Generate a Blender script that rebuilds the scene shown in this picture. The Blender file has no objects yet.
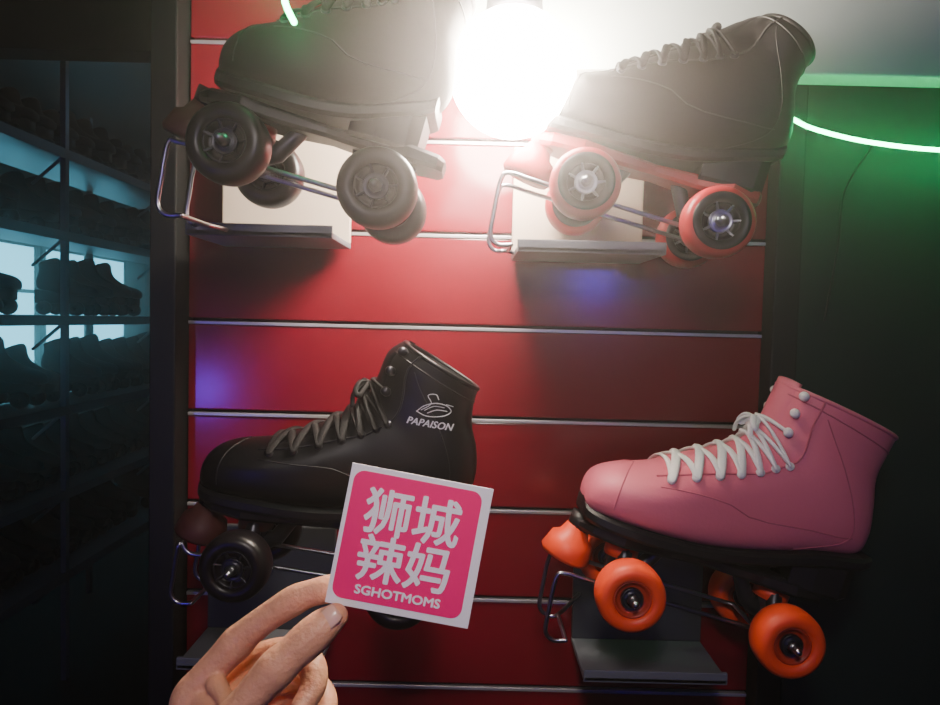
import bpy, bmesh, math, random
from mathutils import Vector, Matrix, Euler
from mathutils.bvhtree import BVHTree
random.seed(7)
scene = bpy.context.scene
COL = scene.collection

# ---------------------------------------------------------------- materials
def mat(name, color, rough=0.5, metal=0.0, emis=None, estr=0.0, bump=0.0, bscale=200.0,
        coat=0.0, vary=0.0, vscale=8.0, sheen=0.0, sss=0.0, spec=0.5, trans=0.0):
    m = bpy.data.materials.new(name); m.use_nodes = True
    nt = m.node_tree; b = nt.nodes["Principled BSDF"]
    c = (color[0], color[1], color[2], 1)
    b.inputs["Base Color"].default_value = c
    b.inputs["Roughness"].default_value = rough
    b.inputs["Metallic"].default_value = metal
    b.inputs["Coat Weight"].default_value = coat
    b.inputs["Coat Roughness"].default_value = 0.15
    b.inputs["Specular IOR Level"].default_value = spec
    b.inputs["Sheen Weight"].default_value = sheen
    if sss:
        b.inputs["Subsurface Weight"].default_value = sss
        b.inputs["Subsurface Radius"].default_value = (0.01, 0.004, 0.002)
        b.inputs["Subsurface Scale"].default_value = 0.6
    if emis:
        b.inputs["Emission Color"].default_value = (*emis, 1)
        b.inputs["Emission Strength"].default_value = estr
    tc = nt.nodes.new("ShaderNodeTexCoord")
    if vary > 0:
        n = nt.nodes.new("ShaderNodeTexNoise"); n.inputs["Scale"].default_value = vscale
        n.inputs["Detail"].default_value = 5
        nt.links.new(tc.outputs["Object"], n.inputs["Vector"])
        mx = nt.nodes.new("ShaderNodeMix"); mx.data_type = 'RGBA'
        mx.inputs[6].default_value = (color[0]*(1-vary), color[1]*(1-vary), color[2]*(1-vary), 1)
        mx.inputs[7].default_value = (min(1, color[0]*(1+vary)), min(1, color[1]*(1+vary)), min(1, color[2]*(1+vary)), 1)
        nt.links.new(n.outputs["Fac"], mx.inputs[0]); nt.links.new(mx.outputs[2], b.inputs["Base Color"])
    if bump > 0:
        n2 = nt.nodes.new("ShaderNodeTexNoise"); n2.inputs["Scale"].default_value = bscale
        n2.inputs["Detail"].default_value = 4
        nt.links.new(tc.outputs["Object"], n2.inputs["Vector"])
        bp = nt.nodes.new("ShaderNodeBump"); bp.inputs["Strength"].default_value = bump
        bp.inputs["Distance"].default_value = 0.001
        nt.links.new(n2.outputs["Fac"], bp.inputs["Height"]); nt.links.new(bp.outputs["Normal"], b.inputs["Normal"])
    return m

M = {}
M['red']    = mat('red_laminate', (0.185, 0.003, 0.014), 0.17, vary=0.15, vscale=3, bump=0.04, bscale=60)
M['groove'] = mat('groove_dark', (0.02, 0.003, 0.005), 0.7)
M['alu']    = mat('aluminium_trim', (0.55, 0.52, 0.54), 0.35, 0.6)
M['blackwall'] = mat('black_paint', (0.004, 0.005, 0.005), 0.5, vary=0.3, bump=0.1, bscale=30, spec=.3)
M['greenwall'] = mat('dark_board', (0.012, 0.028, 0.023), 0.5, vary=0.3, bump=0.15, bscale=25, spec=.25)
M['white']  = mat('white_board', (0.62, 0.70, 0.67), 0.6, vary=0.05, bump=0.05)
M['floor']  = mat('dark_floor', (0.006, 0.006, 0.007), 0.85, vary=0.4, bump=0.1, bscale=20, spec=.15)
M['plate']  = mat('display_white', (0.58, 0.49, 0.39), 0.45, bump=0.03)
M['plate_g'] = mat('display_grey_back', (0.04, 0.045, 0.05), 0.5, bump=0.03)
M['ledge']  = mat('display_grey', (0.15, 0.16, 0.18), 0.45, 0.1)
M['steel']  = mat('steel', (0.42, 0.43, 0.47), 0.28, 1.0)
M['dsteel'] = mat('dark_steel', (0.05, 0.05, 0.06), 0.35, 0.8)
M['blkleather'] = mat('black_leather', (0.004, 0.004, 0.005), 0.38, bump=0.06, bscale=500, spec=.4)
M['brnleather'] = mat('worn_black_leather', (0.007, 0.004, 0.0035), 0.55, bump=0.12, bscale=400, spec=.25)
M['greyleather'] = mat('charcoal_leather', (0.012, 0.010, 0.010), 0.45, bump=0.12, bscale=400)
M['pinkleather'] = mat('pink_leather', (0.72, 0.165, 0.235), 0.5, bump=0.22, bscale=320, vary=0.10, vscale=14)
M['pinkseam'] = mat('pink_seam', (0.52, 0.095, 0.15), 0.5)
M['blkseam'] = mat('black_seam', (0.012, 0.012, 0.013), 0.5)
M['greyseam'] = mat('grey_seam', (0.05, 0.048, 0.046), 0.6)
M['lining_g'] = mat('green_lining', (0.12, 0.65, 0.22), 0.8, bump=0.3)
M['lining_b'] = mat('black_lining', (0.01, 0.01, 0.01), 0.9, bump=0.3)
M['lace_w'] = mat('white_lace', (0.92, 0.90, 0.88), 0.8, bump=0.5, bscale=900)
M['lace_b'] = mat('black_lace', (0.006, 0.006, 0.006), 0.7, bump=0.5, bscale=900, spec=.3)
M['blkplastic'] = mat('black_plastic', (0.006, 0.006, 0.007), 0.45, spec=.35)
M['redplastic'] = mat('red_plastic', (0.38, 0.010, 0.016), 0.4)
M['orange'] = mat('orange_urethane', (0.88, 0.075, 0.018), 0.45, bump=0.05)
M['orangehub'] = mat('orange_hub', (0.40, 0.03, 0.010), 0.4)
M['redtire'] = mat('red_urethane', (0.48, 0.018, 0.028), 0.38)
M['blktire'] = mat('black_urethane', (0.007, 0.005, 0.006), 0.35, spec=.4)
M['brown'] = mat('brown_rubber', (0.09, 0.020, 0.014), 0.6)
M['silverprint'] = mat('silver_print', (0.8, 0.8, 0.82), 0.4)
M['card_w'] = mat('card_white', (0.88, 0.84, 0.86), 0.4)
M['card_p'] = mat('card_pink', (0.92, 0.006, 0.175), 0.5, spec=.3)
M['skin'] = mat('skin', (0.74, 0.36, 0.215), 0.48, sss=0.12, vary=0.20, vscale=55, bump=0.8, bscale=300)
M['nail'] = mat('nail', (0.78, 0.45, 0.35), 0.25, coat=0.3)
M['sleeve'] = mat('sleeve_cloth', (0.02, 0.02, 0.03), 0.9, bump=0.5)
M['bulb'] = mat('lit_globe', (1, 1, 1), 0.4, emis=(1.0, 0.85, 0.70), estr=210)
M['led'] = mat('green_led', (0, 0.6, 0.2), 0.4, emis=(0.01, 1.0, 0.28), estr=44)
M['bluelamp'] = mat('blue_lamp', (0, 0, 0.3), 0.4, emis=(0.13, 0.03, 1.0), estr=130)
M['window'] = mat('window_glow', (0.2, 0.3, 0.35), 0.2, emis=(0.18, 0.66, 0.88), estr=3.4)
M['shelfsteel'] = mat('shelf_steel', (0.22, 0.28, 0.31), 0.4, 0.3)

# ---------------------------------------------------------------- mesh helpers
class MB:
    def __init__(self): self.v=[]; self.f=[]; self.m=[]; self.s=[]
    def add(self, vs, fs, mi=0, smooth=True):
        o=len(self.v); self.v += [tuple(p) for p in vs]
        for f in fs:
            self.f.append([i+o for i in f]); self.m.append(mi); self.s.append(smooth)
    def obj(self, name, mats, parent=None, loc=None, recalc=True):
        me = bpy.data.meshes.new(name); me.from_pydata(self.v, [], self.f)
        for k in mats: me.materials.append(M[k])
        me.polygons.foreach_set("material_index", self.m)
        me.polygons.foreach_set("use_smooth", self.s)
        if recalc:
            bm = bmesh.new(); bm.from_mesh(me); bmesh.ops.recalc_face_normals(bm, faces=bm.faces[:]); bm.to_mesh(me); bm.free()
        me.update()
        ob = bpy.data.objects.new(name, me); COL.objects.link(ob)
        if loc: ob.location = loc
        if parent: ob.parent = parent
        return ob

def cr(p, t):
    n=len(p); t=max(0,min(n-1-1e-9,t)); i=int(t); f=t-i
    a=p[max(0,i-1)]; b=p[i]; c=p[min(n-1,i+1)]; d=p[min(n-1,i+2)]
    return [0.5*((2*b[k])+(-a[k]+c[k])*f+(2*a[k]-5*b[k]+4*c[k]-d[k])*f*f+(-a[k]+3*b[k]-3*c[k]+d[k])*f**3) for k in range(len(b))]

def tube(mb, pts, rad, mi=0, seg=12, smooth_path=0, caps='round', flat=1.0, flatdir=None):
    P=[tuple(p)+((rad[i] if isinstance(rad,(list,tuple)) else rad),) for i,p in enumerate(pts)]
    if smooth_path:
        n=(len(P)-1)*smooth_path
        P=[cr(P, (len(P)-1)*k/n) for k in range(n+1)]
    C=[Vector(p[:3]) for p in P]; R=[p[3] for p in P]
    T=[]
    for i in range(len(C)):
        T.append((C[min(len(C)-1,i+1)]-C[max(0,i-1)]).normalized())
    if caps=='round':
        pre=[];post=[]
        for k in range(4):
            a=math.pi/2*k/4
            pre.append((C[0]-T[0]*R[0]*math.cos(a), max(R[0]*math.sin(a),1e-5), T[0]))
            post.append((C[-1]+T[-1]*R[-1]*math.cos(a), max(R[-1]*math.sin(a),1e-5), T[-1]))
        seq=pre+list(zip(C,R,T))+post[::-1]
    else: seq=list(zip(C,R,T))
    up=Vector((0,0,1)) if abs(T[0].z)<0.9 else Vector((1,0,0))
    if flatdir: up=Vector(flatdir)
    n=(up-T[0]*up.dot(T[0])).normalized()
    vs=[]
    for c,r,t in seq:
        n=(n-t*n.dot(t)).normalized(); b=t.cross(n)
        for j in range(seg):
            a=2*math.pi*j/seg
            vs.append(c+n*(math.cos(a)*r*flat)+b*(math.sin(a)*r))
    fs=[]
    for i in range(len(seq)-1):
        for j in range(seg):
            fs.append([i*seg+j,i*seg+(j+1)%seg,(i+1)*seg+(j+1)%seg,(i+1)*seg+j])
    fs.append(list(range(seg))[::-1]); fs.append([(len(seq)-1)*seg+j for j in range(seg)])
    mb.add(vs,fs,mi,True)

def lathe(mb, prof, origin, axis='Y', mi=0, seg=40, closed=True, smooth=True):
    vs=[];fs=[];n=len(prof);o=Vector(origin)
    for j in range(seg):
        a=2*math.pi*j/seg
        for r,h in prof:
            if axis=='Y': vs.append(o+Vector((r*math.cos(a),h,r*math.sin(a))))
            else: vs.append(o+Vector((r*math.cos(a),r*math.sin(a),h)))
    m=n if closed else n-1
    for j in range(seg):
        for i in range(m):
            fs.append([j*n+i,j*n+(i+1)%n,((j+1)%seg)*n+(i+1)%n,((j+1)%seg)*n+i])
    mb.add(vs,fs,mi,smooth)

def box(mb, lo, hi, mi=0, bev=0.0):
    bm=bmesh.new(); bmesh.ops.create_cube(bm,size=1)
    for v in bm.verts:
        v.co=Vector([(lo[k]+hi[k])/2+v.co[k]*(hi[k]-lo[k]) for k in range(3)])
    if bev>0: bmesh.ops.bevel(bm,geom=bm.edges[:],offset=bev,segments=2,affect='EDGES',profile=0.6)
    bm.verts.ensure_lookup_table(); bm.verts.index_update()
    mb.add([v.co.copy() for v in bm.verts],[[v.index for v in f.verts] for f in bm.faces],mi,False)
    bm.free()

def boxloft(mb, secs, mi=0):
    vs=[];fs=[]
    for x,a,b,w in secs:
        c=min(0.003,(b-a)*0.3)
        for y,z in [(-w+c,a),(w-c,a),(w,a+c),(w,b-c),(w-c,b),(-w+c,b),(-w,b-c),(-w,a+c)]:
            vs.append((x,y,z))
    n=8
    for i in range(len(secs)-1):
        for j in range(n):
            fs.append([i*n+j,i*n+(j+1)%n,(i+1)*n+(j+1)%n,(i+1)*n+j])
    fs.append(list(range(n))); fs.append([(len(secs)-1)*n+j for j in range(n)])
    mb.add(vs,fs,mi,False)

def empty(name, loc=(0,0,0), rot=None):
    e=bpy.data.objects.new(name,None); e.empty_display_size=0.05; e.location=loc
    if rot: e.rotation_euler=rot
    COL.objects.link(e); return e

def text_mesh(s, size):
    cu=bpy.data.curves.new('t','FONT'); cu.body=s; cu.size=size; cu.align_x='CENTER'; cu.align_y='CENTER'
    cu.resolution_u=3
    o=bpy.data.objects.new('t',cu); COL.objects.link(o)
    bpy.context.view_layer.update()
    dg=bpy.context.evaluated_depsgraph_get()
    me=bpy.data.meshes.new_from_object(o.evaluated_get(dg))
    vs=[v.co.copy() for v in me.vertices]; fs=[list(p.vertices) for p in me.polygons]
    bpy.data.objects.remove(o); bpy.data.meshes.remove(me)
    return vs,fs

# ---------------------------------------------------------------- skates
HI = [ # Bx,Bz,Tx,Tz,w,sq
 (-.129,.066,-.130,.074,.010,.9),(-.125,.056,-.124,.092,.027,.75),(-.106,.053,-.104,.104,.040,.65),
 (-.073,.052,-.074,.114,.047,.6),(-.035,.052,-.044,.130,.046,.6),(.000,.054,-.016,.145,.042,.62),
 (.045,.062,.004,.158,.038,.68),(.095,.075,.011,.170,.036,.75),(.136,.083,.015,.180,.035,.85),
 (.145,.102,.017,.188,.035,.9),(.142,.130,.018,.196,.035,.95),(.136,.158,.0195,.204,.036,1),
 (.138,.180,.021,.212,.038,1),(.142,.201,.022,.221,.039,1)]
BK = [
 (-.131,.062,-.132,.070,.010,.9),(-.127,.054,-.126,.088,.027,.75),(-.108,.052,-.108,.100,.040,.65),
 (-.073,.052,-.076,.108,.046,.6),(-.035,.052,-.046,.118,.045,.6),(.000,.054,-.016,.135,.041,.62),
 (.045,.062,.004,.150,.037,.68),(.090,.075,.012,.162,.035,.75),(.118,.083,.016,.172,.034,.85),
 (.126,.102,.019,.181,.034,.9),(.123,.128,.021,.190,.034,.95),(.115,.150,.023,.199,.035,1),
 (.113,.170,.027,.209,.036,1),(.115,.186,.038,.219,.036,1)]
LO = [
 (-.117,.068,-.118,.076,.010,.9),(-.113,.057,-.112,.092,.027,.75),(-.095,.053,-.094,.105,.040,.65),
 (-.065,.052,-.068,.116,.046,.6),(-.033,.052,-.045,.132,.045,.6),(-.005,.054,-.022,.149,.041,.62),
 (.030,.060,.000,.163,.037,.68),(.070,.072,.012,.173,.035,.75),(.100,.082,.020,.180,.034,.85),
 (.110,.098,.026,.185,.034,.9),(.108,.118,.031,.189,.034,.95),(.102,.140,.036,.192,.035,1),
 (.102,.158,.042,.196,.036,1),(.107,.175,.050,.199,.035,1)]
def sx_(x): return x*(.86 if x<0 else .80)
LO2 = [(sx_(a),b,sx_(c),d,w,s) for a,b,c,d,w,s in LO]

def surf(R, t, phi, off=0.0, sc=1.0):
    bx,bz,tx,tz,w,sq = cr(R,t)
    cx,cz=(bx+tx)/2,(bz+tz)/2; hx,hz=(tx-bx)/2,(tz-bz)/2
    c,s=math.cos(phi),math.sin(phi)
    e = sq if c<0 else 0.92
    cc=math.copysign(abs(c)**e,c); ss=math.copysign(abs(s)**(e if c<0 else 1.0),s)
    p=Vector((cx+hx*cc*sc, w*ss*sc, cz+hz*cc*sc))
    if off:
        L=math.hypot(hx,hz)
        d=Vector((hx/L*c, s, hz/L*c)).normalized(); p+=d*off
    return p

def boot_mesh(mb, R, lo=False):
    nr = 24 if lo else 78; seg = 14 if lo else 56
    n=len(R)-1; rings=[]
    for k in range(nr+1):
        t=n*k/nr
        rings.append([surf(R,t,2*math.pi*j/seg) for j in range(seg)])
    if not lo:
        for o,sc in ((.0015,.99),(.001,.955)):
            rings.append([surf(R,n,2*math.pi*j/seg,0,sc)+Vector((0,0,o)) for j in range(seg)])
    mid=len(rings)
    for t,sc in ((n-.2,.92),(n-1.5,.90),(n-3,.86),(n-4.5,.8)):
        rings.append([surf(R,t,2*math.pi*j/seg,0,sc) for j in range(seg)])
    vs=[p for r in rings for p in r]
    f1=[];f2=[]
    for i in range(len(rings)-1):
        for j in range(seg):
            q=[i*seg+j,i*seg+(j+1)%seg,(i+1)*seg+(j+1)%seg,(i+1)*seg+j]
            (f1 if i<mid-1 else f2).append(q)
    f1.append(list(range(seg))); f2.append([(len(rings)-1)*seg+j for j in range(seg)])
    o=len(mb.v); mb.add(vs,f1,0,True)
    for f in f2: mb.f.append([i+o for i in f]); mb.m.append(1); mb.s.append(True)

def skate(R, loc, pitch, yaw, wb, leather, lining, lace, seam, tire, hub, plate, stop, hooks, spokes=True, emblem=False, cushion=None, darkface=False, bow=0.0, tong=.007, lw=.0038):
    root=empty('roller_skate', loc, None)
    root.rotation_mode='XYZ'
    root.rotation_euler=(Matrix.Rotation(yaw,3,'Z')@Matrix.Rotation(pitch,3,'Y')).to_euler()
    mb=MB(); boot_mesh(mb,R)
    boot=mb.obj('boot',[leather,lining],root)
    bvh=BVHTree.FromPolygons([Vector(v) for v in mb.v],mb.f)
    mb=MB()
    for sg in (-1,1):
        tube(mb,[surf(R,3.0+i*.55,sg*(0.75+0.35*min(1,i/6)),.0004) for i in range(19) if 3.0+i*.55<=13],.0010,0,6)
        tube(mb,[surf(R,3.1+i*.5,sg*(1.1+1.15*(i/10)),.0001) for i in range(11)],.0006,0,6)
        tube(mb,[surf(R,6.6+.35*i,sg*(2.6-.09*i),.0001) for i in range(16)],.0006,0,6)
    tube(mb,[surf(R,2.5-.5*abs(math.sin(a)),a,.0001) for a in [(-1.9+3.8*k/20) for k in range(21)]],.0006,0,6)
    tube(mb,[surf(R,12.2,a,.0002) for a in [2*math.pi*k/40 for k in range(41)]],.0008,0,6)
    tube(mb,[surf(R,13,2*math.pi*k/48,-.0006) for k in range(49)],.0022,1,8)
    mb.obj('stitched_seams',[seam,leather],root)
    # tongue
    mb=MB(); g=[]
    for i in range(22):
        t=3.2+i*.5
        row=[]
        for j in range(9):
            ph=-.55+1.1*j/8
            if t<=13: p=surf(R,t,ph,.0018*math.cos(ph*2.6))
            else:
                bx,bz,tx,tz,w,sq=R[-1]; d=(Vector((tx,0,tz))-Vector((R[-3][2],0,R[-3][3]))).normalized()
                p=surf(R,13,ph,.001)+Vector((d.x,0,d.z))*(t-13)*tong*(1-.25*abs(ph)**2*4)
            row.append(p)
        g.append(row)
    vs=[p for r_ in g for p in r_]+[p+Vector((.004,0,.0)) for r_ in g for p in r_]
    N=len(g)*9; fs=[]; fb=[]
    for i in range(len(g)-1):
        for j in range(8):
            a=i*9+j; fs.append([a,a+1,a+10,a+9]); fb.append([N+a,N+a+9,N+a+10,N+a+1])
    for j in range(8):
        a=(len(g)-1)*9+j; fs.append([a,a+1,N+a+1,N+a])
    for i in range(len(g)-1):
        for j in (0,8):
            a=i*9+j; fs.append([a,a+9,N+a+9,N+a])
    mb.add(vs,fs,0)
    for f_ in fb: mb.f.append(f_); mb.m.append(1); mb.s.append(True)
    mb.obj('tongue',[leather,lining],root)
    # laces
    mb=MB(); nl=6; ts=[3.35+i*.68 for i in range(nl+1)]
    def p0f(i): return .92+.03*i
    for i,t in enumerate(ts):
        K=14; p0=p0f(i)
        if i<nl:
            for sg in (-1,1):
                tube(mb,[surf(R,t+(ts[i+1]-t)*k/K,sg*(-p0+(2*p0)*k/K),.0030+(.0014 if sg>0 else 0)*math.sin(math.pi*k/K)) for k in range(K+1)],lw,0,8,flat=.42,flatdir=(0,0,1))
        if i==0:
            tube(mb,[surf(R,t,-p0+2*p0*k/K,.003) for k in range(K+1)],.0034,0,8,flat=.45,flatdir=(0,0,1))
    if hooks:
        for sg in (-1,1):
            a,b=ts[-1],9.0
            tube(mb,[surf(R,a+(b-a)*k/10,sg*(-p0f(6)+(p0f(6)+.78)*k/10),.004) for k in range(11)],.0032,0,8,flat=.5)
    c=surf(R,7.9,0,.006)
    if bow>0:
        for sg in (-1,1):
            tube(mb,[c,c+Vector((-.012,sg*.018,.002))*bow,c+Vector((-.016,sg*.034,-.012))*bow,c+Vector((-.008,sg*.036,-.018))*bow,c+Vector((-.002,sg*.018,-.004))*bow,c],.0026,0,8,smooth_path=6,flat=.6)
            tube(mb,[c,c+Vector((-.010,sg*.014,-.002))*bow,c+Vector((-.018,sg*.032,-.018))*bow,c+Vector((-.016,sg*.040,-.034))*bow],.0024,0,8,smooth_path=6,flat=.6)
    tube(mb,[c+Vector((0,-.004,-.002)),c+Vector((0,.004,-.002))],.0045,0,10)
    mb.obj('laces',[lace],root)
    mb=MB()
    for i,t in enumerate(ts):
        for sg in (-1,1):
            p=surf(R,t,sg*(p0f(i)+.02),.0006); q=surf(R,t,sg*(p0f(i)+.02),.0022)
            tube(mb,[p,q],.0040,0,12,caps='flat')
    if hooks:
        for t in (9.0,10.8,12.5):
            for sg in (-1,1):
                p=surf(R,t,sg*.78,.0); q=surf(R,t,sg*.78,.004)
                tube(mb,[p,q],.0024,0,10); tube(mb,[q,surf(R,t,sg*.78,.006)],.0044,0,14)
    mb.obj('eyelets',[lace if lace=='lace_w' else 'dsteel'],root)
    # sole + heel
    mb=MB(); secs=[]
    for k in range(0,34):
        t=.15+8.0*k/33
        bx,bz,tx,tz,w,sq=cr(R,t)
        secs.append((bx,bz-.008,bz+.004,w*.965))
    boxloft(mb,secs,0)
    hx=R[8][0]
    boxloft(mb,[(hx-.062,.040,.062,.026),(hx-.04,.040,.068,.030),(hx-.014,.040,.078,.030),(hx-.004,.042,.080,.024)],0)
    mb.obj('sole',['blkplastic'],root)
    mb=MB(); h=wb/2
    boxloft(mb,[(-h-.052,.034,.044,.012),(-h-.04,.033,.045,.024),(-h-.01,.032,.046,.032),(-h+.02,.032,.045,.026),(0,.034,.044,.018),(h-.02,.032,.045,.022),(h+.01,.032,.046,.030),(h+.035,.033,.045,.026),(h+.040,.034,.044,.016)],0)
    tube(mb,[(-h-.046,0,.046),(-h-.050,0,.026)],[.013,.011],0,16,caps='flat')
    mb.obj('chassis_plate',[plate],root)
    mb=MB()
    for sx,x in ((1,-h),(-1,h)):
        tube(mb,[(x-sx*.004,0,.036),(x,0,-.004)],[.014,.011],0,16)
        tube(mb,[(x-sx*.003,0,.030),(x-sx*.002,0,.018)],[.0165,.0165],1,20,caps='flat')
        tube(mb,[(x,-.024,0),(x,.024,0)],.0085,0,14)
        tube(mb,[(x,0,.002),(x+sx*.02,0,.012),(x+sx*.033,0,.034)],[.009,.008,.007],0,12)
        tube(mb,[(x,-.078,0),(x,.078,0)],.0033,2,12)
        tube(mb,[(x-sx*.002,0,-.006),(x-sx*.002,0,-.013)],.006,2,6,caps='flat')
        for sg in (-1,1):
            tube(mb,[(x,sg*.022,0),(x-sx*.002,sg*.006,.03)],[.006,.009],0,10)
    mb.obj('trucks',['dsteel',cushion or stop,'steel'],root)
    mb=MB()
    a=Vector((-h-.050,0,.030)); d=Vector((-.16,0,-1)).normalized()
    tube(mb,[a+d*-.004,a+d*.006,a+d*.010,a+d*.026,a+d*.030],[.011,.015,.021,.025,.022],0,28,caps='flat')
    mb.obj('toe_stop',[stop],root)
    i=0
    for x in (-h,h):
        for y in (-.055,.055):
            i+=1; mb=MB()
            lathe(mb,[(.0165,-.0120),(.0185,-.0150),(.0225,-.0158),(.0262,-.0150),(.0292,-.0125),(.0306,-.0085),(.0311,-.003),(.0311,.003),(.0306,.0085),(.0292,.0125),(.0262,.0150),(.0225,.0158),(.0185,.0150),(.0165,.0120)],(x,y,0),mi=0,seg=48)
            if darkface:
                for s in (-1,1):
                    lathe(mb,[(.0160,s*.0120),(.0183,s*.0156),(.0215,s*.0165),(.0245,s*.0162),(.0245,s*.0140),(.0160,s*.0110)],(x,y,0),mi=1,seg=48)
            lathe(mb,[(.0035,-.0085),(.0120,-.0075),(.0140,-.0085),(.0150,-.0122),(.0168,-.0125),(.0168,.0125),(.0150,.0122),(.0140,.0085),(.0120,.0075),(.0035,.0085)],(x,y,0),mi=1,seg=40)
            for s in (-1,1):
                lathe(mb,[(.0035,s*.007),(.0035,s*.0118),(.0062,s*.0118),(.0066,s*.0112),(.0088,s*.0112),(.0094,s*.0120),(.0100,s*.0112),(.0100,s*.007)],(x,y,0),mi=3,seg=32)
                tube(mb,[(x,y+s*.010,0),(x,y+s*.0165,0)],.0052,2,6,caps='flat')
                if spokes:
                    for k in range(7):
                        an=2*math.pi*k/7+.3
                        p=Vector((x+.010*math.cos(an),y+s*.0095,.010*math.sin(an))); q=Vector((x+.0165*math.cos(an),y+s*.0118,.0165*math.sin(an)))
                        tube(mb,[p,q],.0013,3,8)
            mb.obj('wheel_%d'%i,[tire,hub,'steel','dsteel' if not darkface else 'steel'],root)
    if emblem:
        mb=MB()
        def onboot(px,pz,off=.0007):
            hit=bvh.ray_cast(Vector((px,-.2,pz)),Vector((0,1,0)))
            y=hit[0].y if hit[0] else -.034
            return Vector((px,y-off,pz))
        vs,fs=text_mesh('PAPAISON',.0092)
        cx,cz=.076,.150; an=math.radians(-1)
        for dx,dz in ((0,0),(.00025,0),(-.00025,0),(0,.0002)):
            out=[]
            for v in vs:
                x=v.x*math.cos(an)-v.y*math.sin(an)+dx; z=v.x*math.sin(an)+v.y*math.cos(an)+dz
                out.append(onboot(cx+x+z*.25,cz+z,.0007+abs(dx)*.1))
            mb.add(out,fs,0,False)
        def stroke(pts,r_=.0006):
            P=[onboot(*p) for p in pts]; tube(mb,P,r_,0,6,smooth_path=5,flat=.6)
        stroke([(cx-.014,cz+.010),(cx-.004,cz+.007),(cx+.010,cz+.009),(cx+.017,cz+.014),(cx+.012,cz+.019),(cx+.002,cz+.020),(cx-.008,cz+.016),(cx-.014,cz+.010)],.0008)
        stroke([(cx-.010,cz+.012),(cx-.002,cz+.019),(cx-.006,cz+.026),(cx+.001,cz+.028),(cx+.004,cz+.024)],.0007)
        stroke([(cx-.004,cz+.010),(cx+.004,cz+.014),(cx+.013,cz+.014)],.0007)
        stroke([(cx-.007,cz+.012),(cx+.001,cz+.017),(cx+.010,cz+.017)],.0006)
        stroke([(cx+.012,cz+.020),(cx+.018,cz+.019)],.0007)
        mb.obj('boot_emblem',['silverprint'],root)
    return root

r=math.radians
S_TL=(-.132,-.175,1.4655); S_TR=(.158,-.105,1.456); S_BL=(-.131,-.105,1.1165); S_BR=(.219,-.105,1.090)
skate(LO2,S_TL,r(15),0,.119,'brnleather','lining_b','lace_b','blkseam','blktire','blktire','blkplastic','brown',False,cushion='redplastic')
skate(LO,S_TR,r(15.5),r(-4),.119,'greyleather','lining_b','lace_b','greyseam','redtire','blktire','redplastic','redplastic',False,darkface=True)
skate(BK,S_BL,r(8),0,.147,'blkleather','lining_b','lace_b','blkseam','blktire','blktire','blkplastic','brown',True,emblem=True,bow=.6,tong=.003)
skate(HI,S_BR,r(15),0,.147,'pinkleather','lining_g','lace_w','pinkseam','orange','orangehub','blkplastic','orange',True,spokes=False,bow=.5,tong=.010,lw=.0044)

# ---------------------------------------------------------------- display holders
def holder(sk, px0, px1, zl, pitch, dep=.115, ph=.115, back='plate', sh=0.0):
    root=empty('skate_display_holder',(px0,0,zl))
    w=px1-px0
    mb=MB()
    box(mb,(0,-.018,0),(w,-.010,ph),0,.0015)
    for hx_ in (.02,w-.04):
        box(mb,(hx_,-.012,.012),(hx_+.02,-.001,.018),0,.001)
    mb.obj('back_plate',[back],root)
    mb=MB(); box(mb,(0,-dep,-.006),(w,-.010,0),0,.0015); box(mb,(0,-dep,-.006),(w,-dep+.004,.006),0,.001)
    mb.obj('ledge',['ledge'],root)
    mb=MB(); c=Vector(sk)-Vector((px0,0,zl)); s=math.tan(pitch)
    for dy in (-.029,.029):
        def L(x,dz=0): return c+Vector((x,dy,-x*s-.0062+dz))
        pts=[L(.055,-.0), L(-.02),L(-.10+sh),L(-.126+sh),c+Vector((-.134+sh,dy,.022)),c+Vector((-.140+sh,dy,-.010)),c+Vector((-.142+sh,dy,-.028)),c+Vector((-.135+sh,dy,-.036)),c+Vector((-.123+sh,dy,-.036))]
        if dy>0: pts.append(Vector((max(.006,pts[-1].x+.02),-.020,c.z-.036)))
        tube(mb,pts,.0021,0,8,smooth_path=4)
    tube(mb,[c+Vector((.055,-.029,-.055*s-.0062)),c+Vector((.055,.029,-.055*s-.0062))],.0021,0,8)
    tube(mb,[c+Vector((-.123+sh,-.029,-.036)),c+Vector((-.123+sh,.029,-.036))],.0021,0,8)
    mb.obj('wire_cradle',['steel'],root)
    return root
holder(S_TL,-.270,-.132,1.430,r(15),sh=.018)
holder(S_TR,.042,.182,1.422,r(15.5))
holder(S_BL,-.282,-.142,1.005,r(8),dep=.10,back='plate_g')
holder(S_BR,.120,.262,1.003,r(15),dep=.10,back='plate_g')

# ---------------------------------------------------------------- slatwall
mb=MB(); x0,x1=-.312,.322; zb=1.343; p=.1015
for k in range(-13,4):
    za=zb+p*k
    box(mb,(x0,0,za+.0028),(x1,.016,za+p-.0042),0,.0014)
    box(mb,(x0,-.0012,za-.0040),(x1,.006,za-.0004),1,.0006)
    box(mb,(x0,.010,za-.0042),(x1,.0165,za+.0030),2)
box(mb,(x0,.016,zb-p*13),(x1,.0215,zb+p*4),2)
mb.obj('slatwall_panel',['red','alu','groove'])

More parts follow.
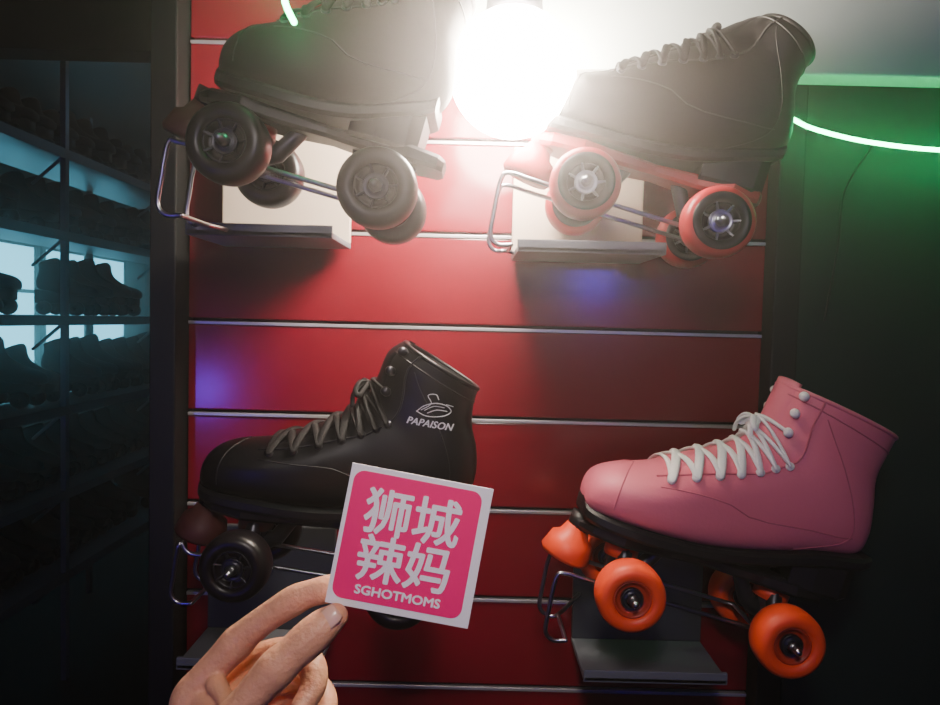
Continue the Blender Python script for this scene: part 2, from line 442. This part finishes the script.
# ---------------------------------------------------------------- room shell
def shell(name,lo,hi,m,bev=0):
    b=MB(); box(b,lo,hi,0,bev); return b.obj(name,[m])
shell('floor',(-3.0,-3.2,-.05),(1.7,5.6,0),'floor')
shell('ceiling',(-3.0,-3.2,2.6),(1.7,5.6,2.65),'blackwall')
shell('wall_partition',(-.342,.024,0),(1.6,.12,2.6),'blackwall')
shell('wall_right',(1.6,-3.2,0),(1.7,5.6,2.6),'blackwall')
shell('wall_left',(-3.0,-3.2,0),(-2.9,5.6,2.6),'blackwall')
shell('wall_rear',(-2.9,-3.2,0),(1.6,-3.1,2.6),'blackwall')
shell('wall_far',(-2.9,5.5,0),(1.6,5.6,2.6),'blackwall')
shell('trim_1',(-.342,-.03,0),(-.314,.0225,2.6),'blackwall',.002)
shell('trim_2',(.324,-.022,0),(.352,.0225,2.6),'blackwall',.002)
shell('wall_side_board',(.353,-.006,0),(1.598,.0225,2.6),'greenwall')
shell('header_board',(-.09,-.055,1.607),(1.598,-.024,1.95),'white',.002)
shell('header_board_dark',(-.342,-.055,1.752),(-.091,-.031,2.2),'blackwall',.002)
shell('door_lintel',(-2.9,.98,1.99),(-.36,1.06,2.6),'blackwall')

for i,(a,b_) in enumerate(((2.9,3.35),(3.42,3.9),(3.97,4.5),(4.57,5.1))):
    mb=MB()
    box(mb,(-2.899,a,.86),(-2.885,b_,1.76),0)
    for y in (a,b_): box(mb,(-2.9,y-.02,.84),(-2.87,y+.02,1.79),1,.002)
    for z in (.86,1.47,1.77): box(mb,(-2.9,a,z-.012),(-2.872,b_,z+.012),1,.002)
    mb.obj('window_%d'%(i+1),['window','blackwall'])

# ---------------------------------------------------------------- storage shelving
root=empty('storage_shelving',(-1.45,0,0))
mb=MB(); ys,ye=.95,4.1
levels=[.40,.70,1.006,1.33,1.63,1.92]
for z in levels:
    box(mb,(-.36,ys,z-.012),(0,ye,z),0,.002); box(mb,(-.004,ys,z-.032),(.004,ye,z+.002),0,.001)
mb.obj('shelf_boards',['shelfsteel'],root)
mb=MB()
for y in (ys+.02,1.75,2.55,3.35,ye-.02):
    for x in (-.35,-.006): box(mb,(x-.010,y-.012,0),(x+.010,y+.012,2.25),0,.002)
    for z in levels:
        tube(mb,[(-.005,y,z-.02),(-.12,y,z-.12)],.006,0,8)
mb.obj('uprights',['shelfsteel'],root)
tmp=MB(); boot_mesh(tmp,BK,lo=True)
for x in (-.07,.07):
    for y in (-.045,.045): lathe(tmp,[(.004,-.014),(.028,-.014),(.031,0),(.028,.014),(.004,.014)],(x,y,0),mi=0,seg=12)
boxloft(tmp,[(-.11,.02,.06,.03),(.12,.02,.08,.03)],0)
mb=MB()
for z in levels:
    y=ys+.09
    prob={1.33:.42,1.63:.8}.get(z,.97)
    while y<ye-.08:
        a=math.pi+random.uniform(-.15,.15); sc=random.uniform(.85,1.0)
        R3=Matrix.Rotation(a,3,'Z')
        if random.random()<prob:
            mb.add([R3@(Vector(v)*sc)+Vector((-.17,y,z+.031*sc+.0005)) for v in tmp.v],tmp.f,0,True)
        y+=random.uniform(.118,.135)
mb.obj('stored_roller_skates',['blkplastic'],None,loc=(-1.45,0,0))

# ---------------------------------------------------------------- lamp
LAMP=(.033,-.120,1.578)
root=empty('globe_lamp',LAMP)
mb=MB()
prof=[(.0005,-.058)]+[(.058*math.cos(a),.058*math.sin(a)) for a in [(-math.pi/2+.1)+(math.pi-.45)*k/18 for k in range(19)]]
lathe(mb,prof,(0,0,0),'Z',0,40,closed=False); mb.obj('glass_globe',['bulb'],root)
mb=MB(); lathe(mb,[(.0,.052),(.020,.052),(.026,.058),(.024,.087),(.012,.094),(.0,.094)],(0,0,0),'Z',0,28,closed=False)
tube(mb,[(0,0,.088),(0,.01,.12),(0,.062,.14)],.008,0,12,smooth_path=5)
mb.obj('socket',['dsteel'],root)

# ---------------------------------------------------------------- added scatter volume filling the room, imitates lens bloom (uniform, forward scattering)
hm=bpy.data.materials.new('bloom_haze'); hm.use_nodes=True; nt=hm.node_tree
nt.nodes.remove(nt.nodes["Principled BSDF"])
vn=nt.nodes.new('ShaderNodeVolumeScatter'); vn.inputs['Density'].default_value=.13; vn.inputs['Anisotropy'].default_value=.90
vn.inputs['Color'].default_value=(1,.93,.88,1)
nt.links.new(vn.outputs[0],nt.nodes['Material Output'].inputs['Volume'])
M['bloom_haze']=hm
mb=MB(); box(mb,(-2.86,-3.09,.01),(1.59,5.45,2.59)); mb.obj('bloom_volume',['bloom_haze'])

# ---------------------------------------------------------------- LED strips
def led(pts,hold):
    root=empty('led_strip_light')
    mb=MB(); tube(mb,pts,.0022,0,8,smooth_path=8); mb.obj('glowing_strip',['led'],root)
    mb=MB(); tube(mb,hold,.0014,0,8,smooth_path=6); mb.obj('cable',['blkplastic'],root)
led([(.312,-.062,1.564),(.340,-.062,1.551),(.404,-.060,1.539),(.488,-.060,1.534),(.58,-.060,1.545),(.66,-.060,1.575)],[(.66,-.06,1.575),(.70,-.06,1.61),(.72,-.058,1.66)])
led([(-.150,-.262,1.66),(-.144,-.261,1.60),(-.140,-.260,1.577),(-.1335,-.259,1.563)],[(-.150,-.262,1.66),(-.16,-.20,1.80),(-.17,-.06,2.0)])
root=MB(); tube(root,[(.404,-.058,1.540),(.400,-.012,1.50),(.397,-.009,1.44),(.386,-.009,1.36)],.0013,0,8,smooth_path=6); root.obj('power_cable',['blkplastic'])

# ---------------------------------------------------------------- card
card=empty('square_card',(-.0306,-.395,1.225)); card.rotation_euler=(r(-6),r(9.4),0)
mb=MB()
W,H=.0800,.0775
box(mb,(-W/2,0,-H/2),(W/2,.0009,H/2),0,.0002)
mb.obj('card_stock',['card_w'],card)
mb=MB()
pw,phh,rr=.0362,.0352,.006; cx,cz=-.0014,.0005; pts=[]
for qx,qz,a0 in ((1,1,0),(-1,1,90),(-1,-1,180),(1,-1,270)):
    for k in range(8):
        ang=r(a0+90*k/7); pts.append((cx+(pw-rr)*qx+rr*math.cos(ang),-.0003,cz+(phh-rr)*qz+rr*math.sin(ang)))
mb.add(pts,[list(range(len(pts)))],0,False); mb.obj('pink_print',['card_p'],card)
mb=MB()
for s,size,x,z,b in (('狮城',.0262,0,.0150,.00055),('辣妈',.0262,0,-.0108,.00055),('SGHOTMOMS',.0068,0,-.0288,.00025)):
    vs,fs=text_mesh(s,size)
    xs=[v.x for v in vs]; zs=[v.y for v in vs]; mx=(min(xs)+max(xs))/2; mz=(min(zs)+max(zs))/2
    wd=max(xs)-min(xs); tgt={'狮城':.0530,'辣妈':.0510}.get(s,.0475); k=tgt/wd
    for q in range(9):
        ox,oz=(0,0) if q==8 else (b*math.cos(q*math.pi/4),b*math.sin(q*math.pi/4))
        mb.add([(cx+x+(v.x-mx)*k+ox,-.0006-.00001*q,cz+z+(v.y-mz)*(k if len(s)<4 else 1.0)+oz) for v in vs],fs,0,False)
mb.obj('white_lettering',['card_w'],card,recalc=False)

# ---------------------------------------------------------------- hand (left hand of the photographer)
hand=empty('hand_holding_card',(-.0306,-.395,1.2240)); hand.rotation_euler=(0,r(-2.4),0)
mb=MB()
def mm(l): return [Vector((a*.001,b*.001,c*.001)) for a,b,c in l]
def chain(pts,rad,sp=5,k=.93): tube(mb,mm(pts),[x*.001*k for x in rad],0,20,smooth_path=sp)
# thumb (IP joint slightly wider than the shaft, pad flattened against the card)
chain([(-114,-20,-134),(-110,-22,-112),(-103,-22,-94),(-95,-21,-84.5),(-86,-19.5,-75),(-78,-18.5,-66),(-70.5,-17.5,-58.5),(-63,-16,-52),(-55,-13.5,-45.5),(-47,-11.5,-39),(-40.5,-9.4,-34.5)],[15,14.5,13.2,10.8,10.3,10.6,11.6,10.4,11.0,10.2,7.8])
# index (behind card)
chain([(-118,8,-126),(-128,12,-108),(-130,13,-92),(-123,14.5,-81),(-112,15.5,-69),(-103,16,-60),(-95,15,-52.5),(-82,13,-42.5),(-68,11.2,-33.5),(-58,10.2,-29),(-46,9,-26),(-34,8.3,-24.5)],[13,12.4,12.4,10.2,9.8,10.8,9.4,8.8,9.3,8.2,8.4,6.4])
# middle (curled below)
chain([(-112,16,-130),(-122,24,-108),(-122,27,-99),(-108,33,-86),(-93,36,-78),(-75,32,-73),(-62,22,-76),(-58,11,-83),(-63,2,-91)],[13,12.2,11.4,9.6,10.2,8.8,9.2,8.2,6.8])
# ring
chain([(-106,22,-138),(-114,34,-121),(-114,38,-113),(-100,44,-103),(-85,46,-97),(-69,40,-95),(-57,28,-98),(-54,17,-105),(-60,8,-113)],[13,12,11.2,9.6,10,8.6,8.8,7.9,6.6])
# little
chain([(-100,24,-143),(-104,40,-134),(-102,45,-129),(-90,50,-119),(-78,50,-114),(-67,43,-114),(-59,32,-118),(-58,23,-125),(-64,16,-131)],[12,11,9.8,8.4,8.6,7.5,7.6,6.9,6.0])
# palm mass + web between thumb and index
chain([(-120,8,-108),(-114,4,-126),(-108,2,-152),(-105,0,-178)],[14,18,21,23])
chain([(-112,26,-118),(-106,22,-138),(-102,14,-162),(-102,4,-184)],[14,18,21,22])
chain([(-111,-10,-120),(-108,-6,-140),(-107,-2,-167)],[17,20,22])
chain([(-118,20,-110),(-108,30,-128)],[13,13])
chain([(-100,-17,-93),(-106,-8,-91),(-114,2,-90),(-122,11,-90)],[10,7.0,7.0,10])
chain([(-97,-17,-88),(-102,-7,-82),(-112,6,-79)],[8,5,6.5])
chain([(-105,-18,-102),(-113,-8,-103),(-123,4,-101)],[11,11,12])
# wrist + forearm
chain([(-104,4,-165),(-104,-2,-195),(-108,-16,-240),(-114,-50,-330)],[24,26,29,36])
chain([(-102,16,-170),(-102,10,-198),(-106,-4,-240),(-112,-38,-330)],[22,24,28,35])
h=mb.obj('hand',['skin'],hand)
rm=h.modifiers.new('join','REMESH'); rm.mode='VOXEL'; rm.voxel_size=.0010; rm.use_smooth_shade=True
sm=h.modifiers.new('smooth','SMOOTH'); sm.factor=.5; sm.iterations=4
# thumb nail
mb=MB()
a=Vector((-.057,-.0145,-.047)); b=Vector((-.0405,-.0094,-.0345)); ax=(b-a).normalized()
nrm=Vector((-.22,-1,.45)); nrm=(nrm-ax*nrm.dot(ax)).normalized(); sd=ax.cross(nrm)
cen=b-ax*.0026+nrm*.0066
vs=[];fs=[]; nu,nv=9,13
for i in range(nu):
    for j in range(nv):
        u=-1+2*i/(nu-1); v=-1+2*j/(nv-1)
        lim=(1-abs(u)**4*.28)
        vs.append(cen+ax*(u*.0068)+sd*(v*.0056*lim)+nrm*(.0018*(1-v*v)-.0010*u*u))
for i in range(nu-1):
    for j in range(nv-1):
        q=i*nv+j; fs.append([q,q+1,q+nv+1,q+nv])
mb.add(vs,fs,0); nl=mb.obj('thumb_nail',['nail'],hand)
so=nl.modifiers.new('s','SOLIDIFY'); so.thickness=.0006
mb=MB()
tube(mb,mm([(-106,2,-228),(-108,-8,-245),(-113,-44,-335),(-122,-90,-430)]),[.036,.040,.048,.055],0,28,caps='flat')
mb.obj('sleeve',['sleeve'],hand)

# ---------------------------------------------------------------- party lights behind the viewer
def par(loc,sz):
    root=empty('stage_light',loc)
    mb=MB(); lathe(mb,[(0.001,0),(sz,0)],(0,0,0),'Y',0,28,closed=False); mb.obj('lens',['bluelamp'],root)
    mb=MB(); lathe(mb,[(sz,.01),(sz*1.1,.01),(sz*1.1,-.12),(sz*.6,-.2),(0.001,-.2),(0.001,-.19),(sz*.55,-.19),(sz,-.11)],(0,0,0),'Y',0,28,closed=True)
    tube(mb,[(0,-.1,sz),(0,-.1,2.58-loc[2])],.008,0,8); mb.obj('housing',['blkplastic'],root)
par((.474,-2.0,1.517),.038); par((-1.04,-2.0,1.05),.05)

# ---------------------------------------------------------------- lights
def area(name,loc,tgt,size,power,color,spread=180):
    l=bpy.data.lights.new(name,'AREA'); l.energy=power; l.color=color; l.size=size; l.spread=math.radians(spread)
    o=bpy.data.objects.new(name,l); COL.objects.link(o); o.location=loc
    o.rotation_euler=(Vector(tgt)-Vector(loc)).to_track_quat('-Z','Y').to_euler(); return o
area('front_fill',(-.02,-.86,1.66),(.01,-.36,1.25),.12,.95,(1.0,.88,.84),95)  # added fill above the camera to brighten card and hand, no ceiling fixture
area('storeroom_light',(-.9,3.4,2.5),(-1.3,3.2,0),.6,2.5,(.5,.75,1.0))
w=bpy.data.worlds.new('World'); scene.world=w; w.use_nodes=True
w.node_tree.nodes['Background'].inputs[0].default_value=(.02,.03,.035,1); w.node_tree.nodes['Background'].inputs[1].default_value=.3

# ---------------------------------------------------------------- camera
cd=bpy.data.cameras.new('camera'); cam=bpy.data.objects.new('camera',cd); COL.objects.link(cam); scene.camera=cam
cd.sensor_width=36; cd.lens=27.0; cd.clip_start=.02
th,ph=.025,.045
f=Vector((0,math.cos(ph),-math.sin(ph))); up0=Vector((0,math.sin(ph),math.cos(ph))); rx=Vector((1,0,0))
rgt=rx*math.cos(th)+up0*math.sin(th); up=up0*math.cos(th)-rx*math.sin(th)
m=Matrix((rgt,up,-f)).transposed().to_4x4(); m.translation=Vector((0,-.78,1.35)); cam.matrix_world=m
